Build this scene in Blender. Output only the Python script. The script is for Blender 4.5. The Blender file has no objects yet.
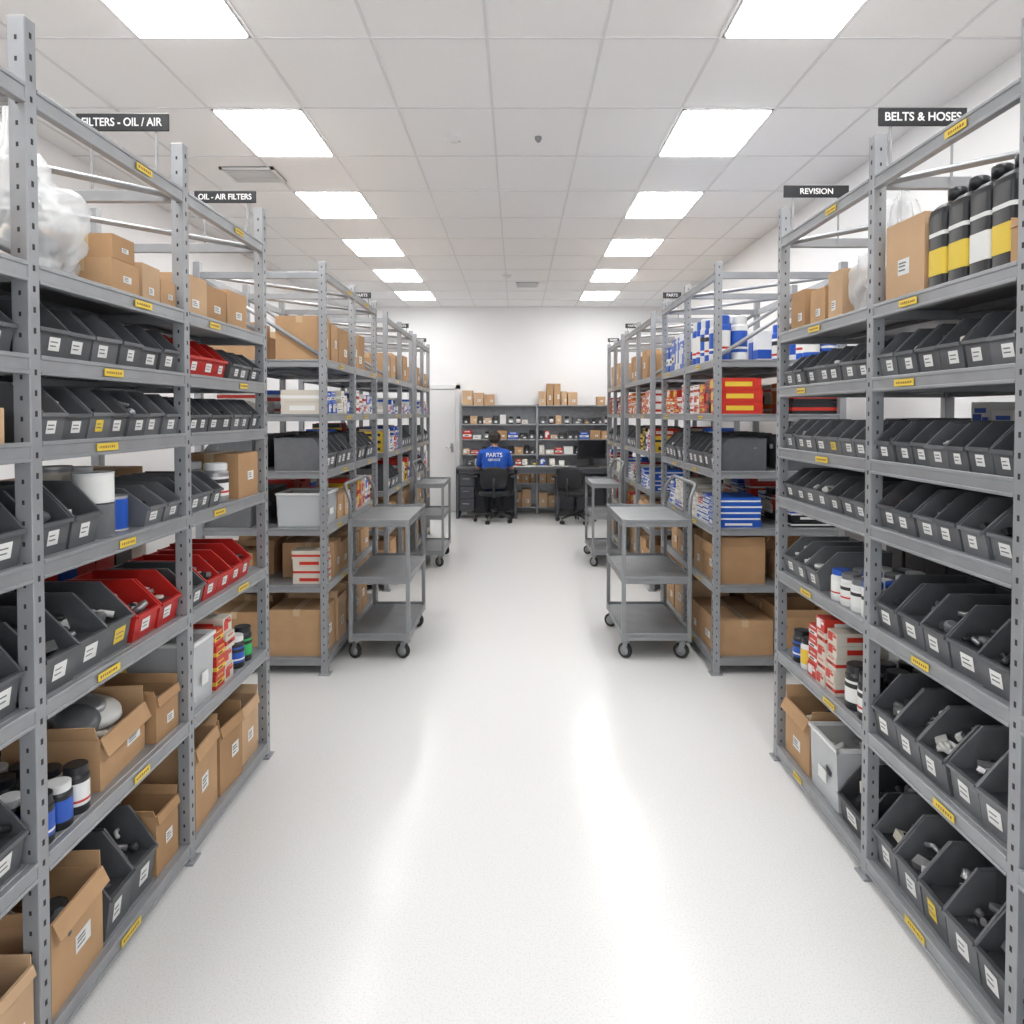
import bpy, math, random
from mathutils import Matrix, Vector, noise
from mathutils.bvhtree import BVHTree
random.seed(11)
R = random.random
def U(a,b): return a+(b-a)*random.random()
scene = bpy.context.scene
try:
    scene.view_settings.view_transform='Standard'
except Exception: pass

# ------------------------------------------------------------ materials
MATS={}
def mat(name,col,rough=0.5,metal=0.0,nscale=0,namt=0.0,bump=0.0,bscale=60,emit=0,alpha_mix=0,spec=None,coat=0):
    m=bpy.data.materials.new(name); m.use_nodes=True
    nt=m.node_tree; n=nt.nodes; l=nt.links
    p=n['Principled BSDF']
    p.inputs['Base Color'].default_value=(*col,1)
    p.inputs['Roughness'].default_value=rough
    p.inputs['Metallic'].default_value=metal
    if coat: p.inputs['Coat Weight'].default_value=coat
    if spec is not None: p.inputs['Specular IOR Level'].default_value=spec
    tc=n.new('ShaderNodeTexCoord')
    if namt>0:
        nz=n.new('ShaderNodeTexNoise'); nz.inputs['Scale'].default_value=nscale; nz.inputs['Detail'].default_value=4
        l.new(tc.outputs['Object'],nz.inputs['Vector'])
        r=n.new('ShaderNodeValToRGB')
        r.color_ramp.elements[0].position=0.3; r.color_ramp.elements[1].position=0.7
        r.color_ramp.elements[0].color=(*[max(0,c*(1-namt)) for c in col],1)
        r.color_ramp.elements[1].color=(*[min(1,c*(1+namt)) for c in col],1)
        l.new(nz.outputs['Fac'],r.inputs['Fac']); l.new(r.outputs['Color'],p.inputs['Base Color'])
    if bump>0:
        nb=n.new('ShaderNodeTexNoise'); nb.inputs['Scale'].default_value=bscale; nb.inputs['Detail'].default_value=3
        l.new(tc.outputs['Object'],nb.inputs['Vector'])
        b=n.new('ShaderNodeBump'); b.inputs['Strength'].default_value=bump; b.inputs['Distance'].default_value=0.01
        l.new(nb.outputs['Fac'],b.inputs['Height']); l.new(b.outputs['Normal'],p.inputs['Normal'])
    if emit:
        p.inputs['Emission Color'].default_value=(1,0.995,0.985,1); p.inputs['Emission Strength'].default_value=emit
    if alpha_mix:
        tr=n.new('ShaderNodeBsdfTransparent'); mx=n.new('ShaderNodeMixShader'); mx.inputs[0].default_value=alpha_mix
        l.new(tr.outputs[0],mx.inputs[1]); l.new(p.outputs[0],mx.inputs[2]); l.new(mx.outputs[0],n['Material Output'].inputs['Surface'])
    MATS[name]=m; return m
mat('wall_paint',(0.88,0.88,0.885),0.7,nscale=3,namt=0.01,bump=0.05,bscale=200)
mat('ceiling_tile',(0.91,0.91,0.91),0.9,nscale=250,namt=0.03,bump=0.1,bscale=300)
mat('grid_white',(0.76,0.76,0.77),0.5)
mat('panel_light',(1,1,1),0.5,emit=17)
mat('steel',(0.325,0.335,0.35),0.40,0.25,nscale=9,namt=0.08)
mat('steel_deck',(0.30,0.31,0.325),0.36,0.3,nscale=14,namt=0.1)
mat('hole',(0.03,0.03,0.032),0.8)
mat('cart_steel',(0.28,0.29,0.30),0.4,0.3,nscale=8,namt=0.07)
mat('bin_grey',(0.105,0.11,0.118),0.40,nscale=20,namt=0.08)
mat('bin_grey2',(0.155,0.16,0.17),0.40,nscale=20,namt=0.08)
mat('bin_dark',(0.06,0.062,0.068),0.4)
mat('bin_red',(0.52,0.02,0.016),0.4,nscale=12,namt=0.1)
mat('parts_dark',(0.03,0.03,0.033),0.45,0.2)
mat('parts_metal',(0.42,0.42,0.43),0.35,0.6)
mat('parts_light',(0.65,0.65,0.63),0.5)
mat('orange',(0.75,0.2,0.02),0.5)
mat('green',(0.03,0.45,0.12),0.5)
mat('card_a',(0.52,0.32,0.17),0.8,nscale=6,namt=0.1)
mat('card_b',(0.44,0.26,0.13),0.8,nscale=6,namt=0.1)
mat('card_c',(0.60,0.40,0.24),0.8,nscale=6,namt=0.08)
mat('card_in',(0.28,0.165,0.08),0.9)
mat('tape',(0.60,0.43,0.25),0.3)
mat('label_white',(0.83,0.83,0.81),0.6)
mat('label_yellow',(0.80,0.58,0.06),0.5)
mat('ink',(0.03,0.03,0.03),0.6)
mat('white_plastic',(0.76,0.77,0.77),0.35)
mat('blue_pack',(0.02,0.10,0.50),0.35)
mat('red_pack',(0.6,0.035,0.02),0.35)
mat('yellow_pack',(0.8,0.55,0.05),0.4)
mat('black_pack',(0.015,0.016,0.019),0.3)
mat('cream_pack',(0.68,0.63,0.54),0.5)
mat('clear_plastic',(0.8,0.83,0.85),0.15,alpha_mix=0.5)
mat('bag_plastic',(0.88,0.90,0.91),0.28,alpha_mix=0.40,bump=0.5,bscale=30)
mat('sign_black',(0.015,0.016,0.019),0.4)
mat('sign_text',(0.8,0.8,0.8),0.5)
mat('desk_top',(0.10,0.105,0.11),0.5)
mat('desk_panel',(0.09,0.095,0.11),0.5)
mat('chair_black',(0.015,0.016,0.019),0.6,bump=0.3,bscale=300)
mat('chair_plastic',(0.025,0.025,0.028),0.35)
mat('rubber',(0.02,0.02,0.02),0.6)
mat('chrome',(0.6,0.6,0.62),0.2,1.0)
mat('shirt_blue',(0.010,0.085,0.46),0.75,bump=0.3,bscale=30)
mat('skin',(0.50,0.28,0.19),0.5)
mat('hair',(0.022,0.015,0.011),0.6,bump=0.6,bscale=180)
mat('trousers',(0.02,0.022,0.03),0.8)
mat('shoe',(0.015,0.015,0.015),0.5)
mat('eye_white',(0.8,0.8,0.8),0.2)
mat('lip',(0.4,0.14,0.11),0.5)
mat('screen',(0.012,0.013,0.016),0.15)
mat('door_white',(0.78,0.78,0.78),0.45)
mat('baseboard_grey',(0.6,0.6,0.6),0.5)
# floor
def floor_mat():
    m=bpy.data.materials.new('vinyl_floor'); m.use_nodes=True; nt=m.node_tree; n=nt.nodes; l=nt.links
    p=n['Principled BSDF']; tc=n.new('ShaderNodeTexCoord')
    a=n.new('ShaderNodeTexNoise'); a.inputs['Scale'].default_value=170; a.inputs['Detail'].default_value=5
    l.new(tc.outputs['Object'],a.inputs['Vector'])
    r=n.new('ShaderNodeValToRGB'); r.color_ramp.elements[0].position=0.36; r.color_ramp.elements[1].position=0.5
    r.color_ramp.elements[0].color=(0.67,0.667,0.655,1); r.color_ramp.elements[1].color=(0.75,0.748,0.74,1)
    l.new(a.outputs['Fac'],r.inputs['Fac']); l.new(r.outputs['Color'],p.inputs['Base Color'])
    p.inputs['Roughness'].default_value=.19; p.inputs['Specular IOR Level'].default_value=.20
    MATS['vinyl_floor']=m
floor_mat()

# ------------------------------------------------------------ mesh builder
I4=Matrix.Identity(4)
def T(x,y,z): return Matrix.Translation((x,y,z))
def RZ(d): return Matrix.Rotation(math.radians(d),4,'Z')
def RX(d): return Matrix.Rotation(math.radians(d),4,'X')
def RY(d): return Matrix.Rotation(math.radians(d),4,'Y')
class MB:
    def __init__(s): s.v=[]; s.f=[]; s.m=[]; s.sm=[]; s.slots=[]
    def slot(s,m):
        if m not in s.slots: s.slots.append(m)
        return s.slots.index(m)
    def add(s,vs,fs,m,M=I4,smooth=False):
        o=len(s.v); s.v+= [tuple(M@Vector(v)) for v in vs]
        k=s.slot(m)
        for f in fs: s.f.append([i+o for i in f]); s.m.append(k); s.sm.append(smooth)
    def box(s,x0,x1,y0,y1,z0,z1,m,M=I4):
        vs=[(x0,y0,z0),(x1,y0,z0),(x1,y1,z0),(x0,y1,z0),(x0,y0,z1),(x1,y0,z1),(x1,y1,z1),(x0,y1,z1)]
        s.add(vs,[(0,3,2,1),(4,5,6,7),(0,1,5,4),(1,2,6,5),(2,3,7,6),(3,0,4,7)],m,M)
    def prism(s,poly,x0,x1,m,M=I4):  # poly in (y,z), extruded along x
        n=len(poly)
        vs=[(x0,a,b) for a,b in poly]+[(x1,a,b) for a,b in poly]
        fs=[tuple(range(n-1,-1,-1)),tuple(range(n,2*n))]+[(i,(i+1)%n,(i+1)%n+n,i+n) for i in range(n)]
        s.add(vs,fs,m,M)
    def lathe(s,prof,m,M=I4,n=20,mats=None):
        vs=[];fs=[]
        for r,z in prof:
            for i in range(n):
                a=2*math.pi*i/n; vs.append((r*math.cos(a),r*math.sin(a),z))
        for j in range(len(prof)-1):
            q=[(j*n+i,j*n+(i+1)%n,(j+1)*n+(i+1)%n,(j+1)*n+i) for i in range(n)]
            if mats: 
                s.add([vs[k] for k in range(j*n,(j+2)*n)],[(i,(i+1)%n,n+(i+1)%n,n+i) for i in range(n)],mats[j],M,True)
            else: fs+=q
        if not mats: s.add(vs,fs,m,M,True)
        mm=mats[-1] if mats else m
        s.add(vs[-n:],[tuple(range(n))],mm,M); s.add(vs[:n],[tuple(range(n-1,-1,-1))],mats[0] if mats else m,M)
    def rsec(s,w,d,lay,M,n=28,e=.45):
        """stack of rounded-rectangle sections: lay=[(scale_w,scale_d,z,mat),...]"""
        rings=[]
        for (a_,b_,z,m) in lay:
            rings.append([(w/2*a_*math.copysign(abs(math.cos(2*math.pi*i/n))**e,math.cos(2*math.pi*i/n)),d/2+d/2*b_*math.copysign(abs(math.sin(2*math.pi*i/n))**e,math.sin(2*math.pi*i/n)),z) for i in range(n)])
        for j in range(len(lay)-1):
            s.add(rings[j]+rings[j+1],[(i,(i+1)%n,n+(i+1)%n,n+i) for i in range(n)],lay[j][3],M,True)
        s.add(rings[-1],[tuple(range(n))],lay[-1][3],M); s.add(rings[0],[tuple(range(n-1,-1,-1))],lay[0][3],M)
    def tube(s,pts,r,m,M=I4,n=10):
        pts=[Vector(p) for p in pts]; vs=[];fs=[]; up=None
        for k,p in enumerate(pts):
            d=(pts[min(k+1,len(pts)-1)]-pts[max(k-1,0)]).normalized()
            if up is None: up=Vector((0,0,1)) if abs(d.z)<0.9 else Vector((1,0,0))
            a=d.cross(up).normalized(); b=a.cross(d).normalized(); up=b
            rr=r[k] if isinstance(r,(list,tuple)) else r
            for i in range(n):
                t=2*math.pi*i/n; vs.append(tuple(p+a*rr*math.cos(t)+b*rr*math.sin(t)))
        for k in range(len(pts)-1):
            fs+=[(k*n+i,k*n+(i+1)%n,(k+1)*n+(i+1)%n,(k+1)*n+i) for i in range(n)]
        fs+=[tuple(range(n-1,-1,-1)),tuple(range(len(pts)*n-n,len(pts)*n))]
        s.add(vs,fs,m,M,True)
    def ell(s,c,r,m,M=I4,n=14,k=9):
        vs=[];fs=[]
        for j in range(k+1):
            ph=math.pi*j/k
            for i in range(n):
                a=2*math.pi*i/n
                vs.append((c[0]+r[0]*math.sin(ph)*math.cos(a),c[1]+r[1]*math.sin(ph)*math.sin(a),c[2]-r[2]*math.cos(ph)))
        for j in range(k):
            fs+=[(j*n+i,j*n+(i+1)%n,(j+1)*n+(i+1)%n,(j+1)*n+i) for i in range(n)]
        s.add(vs,fs,m,M,True)
    def done(s,name,parent=None,bevel=0):
        if not s.v: return None
        me=bpy.data.meshes.new(name); me.from_pydata(s.v,[],s.f)
        for m in s.slots: me.materials.append(MATS[m])
        me.polygons.foreach_set('material_index',s.m); me.polygons.foreach_set('use_smooth',s.sm)
        me.update()
        ob=bpy.data.objects.new(name,me); scene.collection.objects.link(ob)
        if parent: ob.parent=parent
        if bevel:
            b=ob.modifiers.new('bevel','BEVEL'); b.width=bevel; b.segments=1; b.limit_method='ANGLE'; b.angle_limit=math.radians(50)
        return ob
def empty(name):
    e=bpy.data.objects.new(name,None); scene.collection.objects.link(e); e.empty_display_size=0.2; return e

# ------------------------------------------------------------ room
XL,XR,YF,YB,HC=-3.0,2.42,-1.8,11.45,3.345
def room():
    b=MB(); b.box(XL-.1,XR+.1,YF-.1,YB+.1,-.1,0,'vinyl_floor'); b.done('floor')
    b=MB(); b.box(XL-.1,XR+.1,YF-.1,YB+.1,HC,HC+.1,'ceiling_tile'); b.done('ceiling')
    for nm,bx in dict(wall_back=(XL-.1,XR+.1,YB,YB+.1),wall_left=(XL-.1,XL,YF,YB),wall_right=(XR,XR+.1,YF,YB)).items():
        b=MB(); b.box(*bx,0,HC,'wall_paint'); b.done(nm)
    # front wall (behind the viewer) with a big unseen opening, added to let sky fill light in
    b=MB(); y0,y1=YF-.1,YF
    b.box(XL-.1,XL+.25,y0,y1,0,HC,'wall_paint'); b.box(XR-.25,XR+.1,y0,y1,0,HC,'wall_paint')
    b.box(XL+.25,XR-.25,y0,y1,0,.15,'wall_paint'); b.box(XL+.25,XR-.25,y0,y1,HC-.15,HC,'wall_paint'); b.done('wall_front')
    b=MB()  # frame bars of the added fill-light opening
    for q in range(5):
        x=XL+.25+(XR-XL-.5)*q/4; b.box(x-.025,x+.025,y0+.02,y1-.02,.15,HC-.15,'steel')
    b.box(XL+.25,XR-.25,y0+.02,y1-.02,.15,.2,'steel'); b.box(XL+.25,XR-.25,y0+.02,y1-.02,HC-.2,HC-.15,'steel'); b.done('added_fill_window_1')
    b=MB(); b.box(XL,-1.80,YB-.012,YB,0,.09,'baseboard_grey'); b.box(-.93,XR,YB-.012,YB,0,.09,'baseboard_grey'); b.done('baseboard_back')
    b=MB(); b.box(XL,XL+.012,YF,YB-.012,0,.09,'baseboard_grey'); b.done('baseboard_left')
    b=MB(); b.box(XR-.012,XR,YF,YB-.012,0,.09,'baseboard_grey'); b.done('baseboard_right')
    # ceiling grid
    b=MB(); X0=-1.22; tw=.54; Y0=3.29; tl=.743
    x=X0-tw*4
    while x<XR:
        if x>XL: b.box(x-.007,x+.007,YF,YB,HC-.005,HC,'grid_white')
        x+=tw
    y=Y0-tl*7
    while y<YB:
        if y>YF: b.box(XL,XR,y-.007,y+.007,HC-.0045,HC,'grid_white')
        y+=tl
    b.done('trim_1')
    # lights
    for k in range(-2,6):
        yc=Y0-tl/2+2*tl*k
        for xa in (X0-tw,X0+4*tw):
            b=MB(); w=tw
            xa0,xa1=xa+.012,xa+w-.012; ya,yb=yc-tl/2+.012,yc+tl/2-.012
            e=empty('ceiling_panel_light')
            f=MB()
            for bx in ((xa0,xa1,ya,ya+.012),(xa0,xa1,yb-.012,yb),(xa0,xa0+.012,ya,yb),(xa1-.012,xa1,ya,yb)):
                f.box(*bx,HC-.008,HC,'white_plastic')
            f.done('frame',e)
            b.box(xa0+.012,xa1-.012,ya+.012,yb-.012,HC-.014,HC-.001,'panel_light'); b.done('diffuser',e)
    # detectors
    for px,py,r in ((455,138,.055),(538,138,.022),(507,274,.06)):
        d=1.745*700/(412-py); x=(px-517)*d/700
        b=MB(); b.lathe([(r,HC),(r,HC-.012),(r*.85,HC-.020),(r*.5,HC-.026),(r*.45,HC-.032)][::-1],'white_plastic' if r>.04 else 'cart_steel'); b.box(r*.5,r*.6,-.005,.005,HC-.03,HC-.026,'ink')
        o=b.done('smoke_detector'); o.location=(x,d,0)
    for px,py,w,l in ((256,174,.38,.3),(527,283,.3,.3)):
        d=1.745*700/(412-py); x=(px-517)*d/700
        b=MB(); 
        b.box(x-w/2,x+w/2,d-l/2,d+l/2,HC-.006,HC-.001,'hole')
        for i in range(8):
            yy=d-l/2+l*(i+.5)/8
            b.box(x-w/2+.02,x+w/2-.02,yy-.010,yy+.006,HC-.016,HC-.006,'white_plastic')
        for bx in ((x-w/2,x+w/2,d-l/2,d-l/2+.02),(x-w/2,x+w/2,d+l/2-.02,d+l/2),(x-w/2,x-w/2+.02,d-l/2,d+l/2),(x+w/2-.02,x+w/2,d-l/2,d+l/2)):
            b.box(*bx,HC-.018,HC-.004,'white_plastic')
        b.done('ceiling_vent')
    # door
    e=empty('door_1'); b=MB()
    b.box(-1.72,-1.0,YB-.035,YB-.005,.01,2.0,'door_white'); b.done('leaf',e,.004)
    b=MB(); b.box(-1.79,-1.725,YB-.05,YB,0,2.07,'grid_white'); b.box(-.995,-.93,YB-.05,YB,0,2.07,'grid_white'); b.box(-1.79,-.93,YB-.05,YB,2.005,2.07,'grid_white'); b.done('frame',e)
    b=MB(); b.box(-1.08,-1.04,YB-.05,YB-.03,.98,1.12,'chrome'); b.tube([(-1.06,YB-.04,1.05),(-1.06,YB-.09,1.05),(-1.17,YB-.09,1.05)],.009,'chrome'); b.done('handle',e)
room()

# ------------------------------------------------------------ racks
XF={-1:1.16,1:1.2}
DEP=.8
def P(s,u,v,z,rot=0):
    return T(s*(XF[s]+v),u,z)@RZ(-90*s+rot)
def PB(s,u,v,z,rot=0): # facing the back side of the rack
    return T(s*(XF[s]+DEP-v),u,z)@RZ(90*s+rot)
def rack(s,ys,levels,top,H,name='storage_rack',detail=True):
    e=empty(name); X=XF[s]; pw=.042; pd=.04
    def xb(a,b): return (min(s*(X+a),s*(X+b)),max(s*(X+a),s*(X+b)))
    b=MB(); h=MB()
    for i,y in enumerate(ys):
        y0,y1=y-pd/2,y+pd/2
        for a in (0,DEP-pw):
            x0,x1=xb(a,a+pw)
            b.box(x0,x1,y0,y1,.004,H,'steel')
            b.box(x0-.015,x1+.015,y0-.015,y1+.015,0,.008,'steel')
        if detail:
            z=.1
            while z<H-.02:
                xa,xc=xb(-.0006,.001); h.box(xa,xc,y-.004,y+.004,z-.007,z+.007,'hole')
                xm=s*(X+pw/2); h.box(xm-.003,xm+.003,y0-.0006,y0+.001,z-.018,z-.007,'hole')
                z+=.05
        xa,xc=xb(pw,DEP-pw)
        b.box(xa,xc,y-.012,y+.012,top-.02,top+.02,'steel')
        zl=levels[-1]
        p0=Vector((s*(X+pw),y,zl+.03)); p1=Vector((s*(X+DEP-pw),y,top-.02))
        b.tube([p0,p1],.014,'steel',n=4)
        for z in levels: b.box(xa,xc,y-.010,y+.010,z-.045,z-.012,'steel')
    for i in range(len(ys)-1):
        b.tube([(s*(X+.05),ys[i+1]-.02,top),(s*(X+DEP-.05),ys[i]+.02,top)],.013,'steel',n=4)
    b.done('uprights',e,.002); h.done('slot_holes',e)
    b=MB(); lb=MB()
    for i in range(len(ys)-1):
        ya,yb=ys[i]+pd/2,ys[i+1]-pd/2
        for z in list(levels)+[top+.02]:
            for a0,a1 in ((.002,.022),(DEP-.022,DEP-.002)):
                x0,x1=xb(a0,a1); b.box(x0,x1,ya,yb,z-.045,z,'steel')
            x0,x1=xb(-.002,.006); b.box(x0,x1,ya,yb,z-.045,z-.036,'steel'); b.box(x0,x1,ya,yb,z-.008,z+.003,'steel')
        for z in levels:
            x0,x1=xb(.022,DEP-.022); b.box(x0,x1,ya-.036,yb+.036,z-.012,z,'steel_deck')
            for t in (.3,.6): 
                xx0,xx1=xb(t-.012,t+.012); b.box(xx0,xx1,ya,yb,z-.03,z-.012,'steel_deck')
        for z in list(levels)+([top+.02] if detail else []):
            if R()<.75:
                yc=U(ya+.2,yb-.15) if detail else U(ya+.1,yb-.1); w=U(.04,.055)
                x0,x1=xb(-.0035,-.002); lb.box(x0,x1,yc-w,yc+w,z-.033,z-.012,'label_yellow')
                if detail:
                    x0,x1=xb(-.0042,-.0035); q=yc-w*.8
                    while q<yc+w*.7:
                        d=U(.003,.007); lb.box(x0,x1,q,q+d,z-.026,z-.019,'card_in'); q+=d+.005
    b.done('shelves',e,.0015); lb.done('shelf_labels',e)
    return e
LL=[.07,.51,.89,1.24,1.53,1.74,1.96]; LR=[.07,.51,.88,1.22,1.443,1.72,1.965]
L2=[.10,.55,.90,1.25,1.60,1.93]
YL1=[.93,1.69,2.47,3.235]; YR1=[.93,1.67,2.39,3.22]
rack(-1,YL1,LL,2.36,2.54); rack(1,YR1,LR,2.38,2.54)
FAR=[[4.27,5.03,5.8],[6.3,7.05,7.8],[8.1,8.7,9.3]]
for k,ys in enumerate(FAR):
    for s in (-1,1): rack(s,ys,L2,2.44,2.52,detail=(k==0))

# ------------------------------------------------------------ items (local: x width, y depth from front, z up)
def junk(b,w,d,z,m,M,n=5,col=None,sc=1):
    for i in range(n):
        c=col if (col and R()<.7) else random.choice(['parts_dark','parts_dark','parts_metal','bin_dark','parts_metal','bin_grey2','parts_light','parts_dark','cream_pack'])
        x=U(-w*.31,w*.31); y=U(d*.12,d*.85); s=min(w,d)*U(.12,.26)*sc
        MM=M@T(x,y,z)@RZ(U(0,180))@RX(U(-50,50))
        k=random.randint(0,4)
        if k==0: b.lathe([(s*.5,-s*.4),(s*.6,s*.3),(s*.3,s*.5)],c,MM,n=10)
        elif k==1: b.box(-s*.7,s*.7,-s*.5,s*.5,-s*.4,s*.4,c,MM)
        elif k==2: b.tube([(-s,0,0),(0,s*.3,s*.2),(s,0,0)],s*.28,c,MM,n=8)
        elif k==3: b.lathe([(s*.25,-s*.7),(s*.25,.0),(s*.45,0),(s*.45,s*.3)],c,MM@RX(80),n=8)
        else: b.lathe([(s*.3,-s*.2),(s*.8,-s*.2),(s*.8,s*.2),(s*.3,s*.2)],c,MM,n=12)
def binn(b,w,d,h,m,M,label=True,fill=True,fine=True,fc=None):
    t=.004; lip=h*.5; sy=d*.27
    prof=[(d*.05,0),(0,lip),(sy*.45,h*.72),(sy,h),(d,h),(d*.985,0)]
    for x0 in (-w/2,w/2-t): b.prism(prof,x0,x0+t,m,M)
    b.box(-w/2+t,w/2-t,d*.05,d*.98,0,t,m,M)
    b.box(-w/2+t,w/2-t,d-t*1.5,d,t,h,m,M)
    b.prism([(d*.05,0),(0,lip),(t,lip),(d*.05+t,0)],-w/2+t,w/2-t,m,M)
    if fine:
        for sx in (-1,1):
            x0=sx*w/2-.0035; 
            b.prism([(-.002,lip-.006),(-.002,lip+.002),(sy*.45-.003,h*.72+.003),(sy,h+.003),(d,h+.003),(d,h-.006),(sy,h-.006),(sy*.45,h*.72-.006)],x0,x0+.007,m,M)
        b.prism([(-.008,lip-.008),(-.008,lip+.002),(t+.002,lip+.002),(t+.002,lip-.008)],-w/2,w/2,m,M)
    if label:
        lw=w*U(.16,.21)
        x=U(-w*.12,w*.12)
        z0,z1=lip*.28,lip*.74
        yy=lambda z: d*.05*(1-z/lip)-.0015
        lm='label_white' if R()<.97 else 'label_yellow'
        b.add([(x-lw,yy(z0),z0),(x+lw,yy(z0),z0),(x+lw,yy(z1),z1),(x-lw,yy(z1),z1)],[(0,1,2,3)],lm,M)
        if fine:
            for q in (.3,.6):
                zz=z0+(z1-z0)*q; b.add([(x-lw*.75,yy(zz)-.0006,zz),(x+lw*U(.1,.75),yy(zz)-.0006,zz),(x+lw*.5,yy(zz)-.0006,zz+(z1-z0)*.12),(x-lw*.75,yy(zz)-.0006,zz+(z1-z0)*.12)],[(0,1,2,3)],'bin_grey2',M)
    if fill:
        b.box(-w/2+t,w/2-t,t+d*.05,d-.01,t,h*.44,random.choice(['parts_dark','bin_dark','bin_dark']),M)
        junk(b,w,d,h*.54,None,M,n=12 if fine else 2,col=fc,sc=1.1)
        if fine: junk(b,w,d*1.0,h*.70,None,M@T(0,d*.12,0),n=6,col=fc,sc=1.05)
def carton(b,w,d,h,M,m=None,open_=False,label=True,fc=None):
    m=m or random.choice(['card_a','card_b','card_c','card_a'])
    if not open_:
        b.box(-w/2,w/2,0,d,0,h,m,M)
        b.box(-w/2-.001,w/2+.001,d/2-.02,d/2+.02,h-.04,h+.001,'tape',M)
        b.box(-w/2,w/2,d/2-.0012,d/2+.0012,h,h+.0013,'card_in',M)
    else:
        t=.005
        b.box(-w/2,w/2,0,t,0,h,m,M); b.box(-w/2,w/2,d-t,d,0,h,m,M)
        b.box(-w/2,-w/2+t,t,d-t,0,h,m,M); b.box(w/2-t,w/2,t,d-t,0,h,m,M); b.box(-w/2+t,w/2-t,t,d-t,0,h*.55,'card_in',M)
        fl=min(w,d)*.2
        b.box(-w/2+.003,w/2-.003,0,t*.7,0,fl,m,M@T(0,0,h)@RX(U(150,176)))
        b.box(-w/2+.003,w/2-.003,-t*.7,0,0,fl,m,M@T(0,d,h)@RX(-U(0,30)))
        for sx in (-1,1):
            b.box(-t*.35,t*.35,.003,d-.003,0,fl,m,M@T(sx*(w/2-t/2),0,h)@RY(sx*U(-10,35)))
        junk(b,w,d,h*.7,None,M,n=12,col=fc)
    if label:
        lw=w*.15; lh=h*.10; x=U(-w*.1,w*.22); z=h*U(.3,.5); y=-.0015
        b.add([(x-lw,y,z-lh),(x+lw,y,z-lh),(x+lw,y,z+lh),(x-lw,y,z+lh)],[(0,1,2,3)],'label_white',M)
        for q in (-.5,0,.4): b.add([(x-lw*.8,y-.001,z+lh*q),(x+lw*U(0,.8),y-.001,z+lh*q),(x+lw*.3,y-.001,z+lh*(q+.2)),(x-lw*.8,y-.001,z+lh*(q+.2))],[(0,1,2,3)],'bin_grey2',M)
def jar(b,r,h,M,body='black_pack',lid='black_pack',lab='label_white'):
    b.lathe([(r*.94,0),(r,h*.03),(r,h*.18),(r*1.005,h*.18),(r*1.005,h*.66),(r,h*.66),(r,h*.76),(r*.86,h*.82),(r*.9,h*.83),(r*.9,h*.985),(r*.8,h)],body,M@T(0,r,0),n=22,
        mats=[body,body,lab,lab,lab,body,body,lid,lid,lid])
    for z0,z1,m in ((.5,.6,'ink' if lab!='black_pack' else 'label_white'),(.25,.3,'red_pack' if lab=='label_white' else 'label_white')):
        b.lathe([(r*1.012,h*z0),(r*1.012,h*z1)],m,M@T(0,r,0),n=22) if R()<.6 else None
def tin(b,r,h,M,m='parts_metal',lab='label_white'):
    b.lathe([(r,0),(r*1.03,h*.02),(r,h*.05),(r*1.006,h*.06),(r*1.006,h*.9),(r,h*.91),(r*1.03,h*.95),(r*1.03,h*.98),(r*.9,h*.98),(r*.88,h*.95)],m,M@T(0,r,0),n=24,mats=[m,m,m,lab,m,m,m,m,m])
def pack(b,w,d,h,M,m='blue_pack',m2='label_white'):
    b.box(-w/2,w/2,0,d,0,h,m,M)
    k=R()
    if k<.55:
        b.box(-w/2-.0008,w/2+.0008,-.001,d+.0008,h*.28,h*.55,m2,M); b.box(-w*.3,w*.15,-.0022,-.001,h*.36,h*.46,'ink',M)
    else:
        b.box(-w*.4,w*.05,-.0016,0,h*.2,h*.8,m2,M); b.box(w*.12,w*.4,-.0016,0,h*.55,h*.75,m2,M); b.box(-w/2-.0008,-w/2,d*.2,d*.8,h*.3,h*.7,m2,M); b.box(w/2,w/2+.0008,d*.2,d*.8,h*.3,h*.7,m2,M)
    b.box(-w*.3,w*.3,-.0018,-.0005,h*.82,h*.90,m2,M)
def jug(b,w,d,h,M,lab='label_yellow'):
    k='black_pack'
    b.rsec(w,d,[(.93,.95,0,k),(1,1,h*.03,k),(1,1,h*.14,k),(1.012,1.008,h*.145,lab),(1.012,1.008,h*.40,k),(1.0,1.0,h*.405,k),(1,1,h*.52,k),(1.012,1.008,h*.525,'label_white'),(1.012,1.008,h*.565,k),(1,1,h*.57,k),(1,1,h*.74,k),(.94,.96,h*.79,k),(.60,.7,h*.84,k),(.42,.36,h*.865,k)],M,e=.3)
    b.lathe([(w*.20,h*.86),(w*.20,h*.885),(w*.29,h*.885),(w*.30,h*.985),(w*.25,h)],k,M@T(0,d*.5,0),n=20)
    b.tube([(0,d*.62,h*.85),(0,d*.70,h*.92),(0,d*.86,h*.90),(0,d*.93,h*.76)],.008,k,M,n=8)
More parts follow.
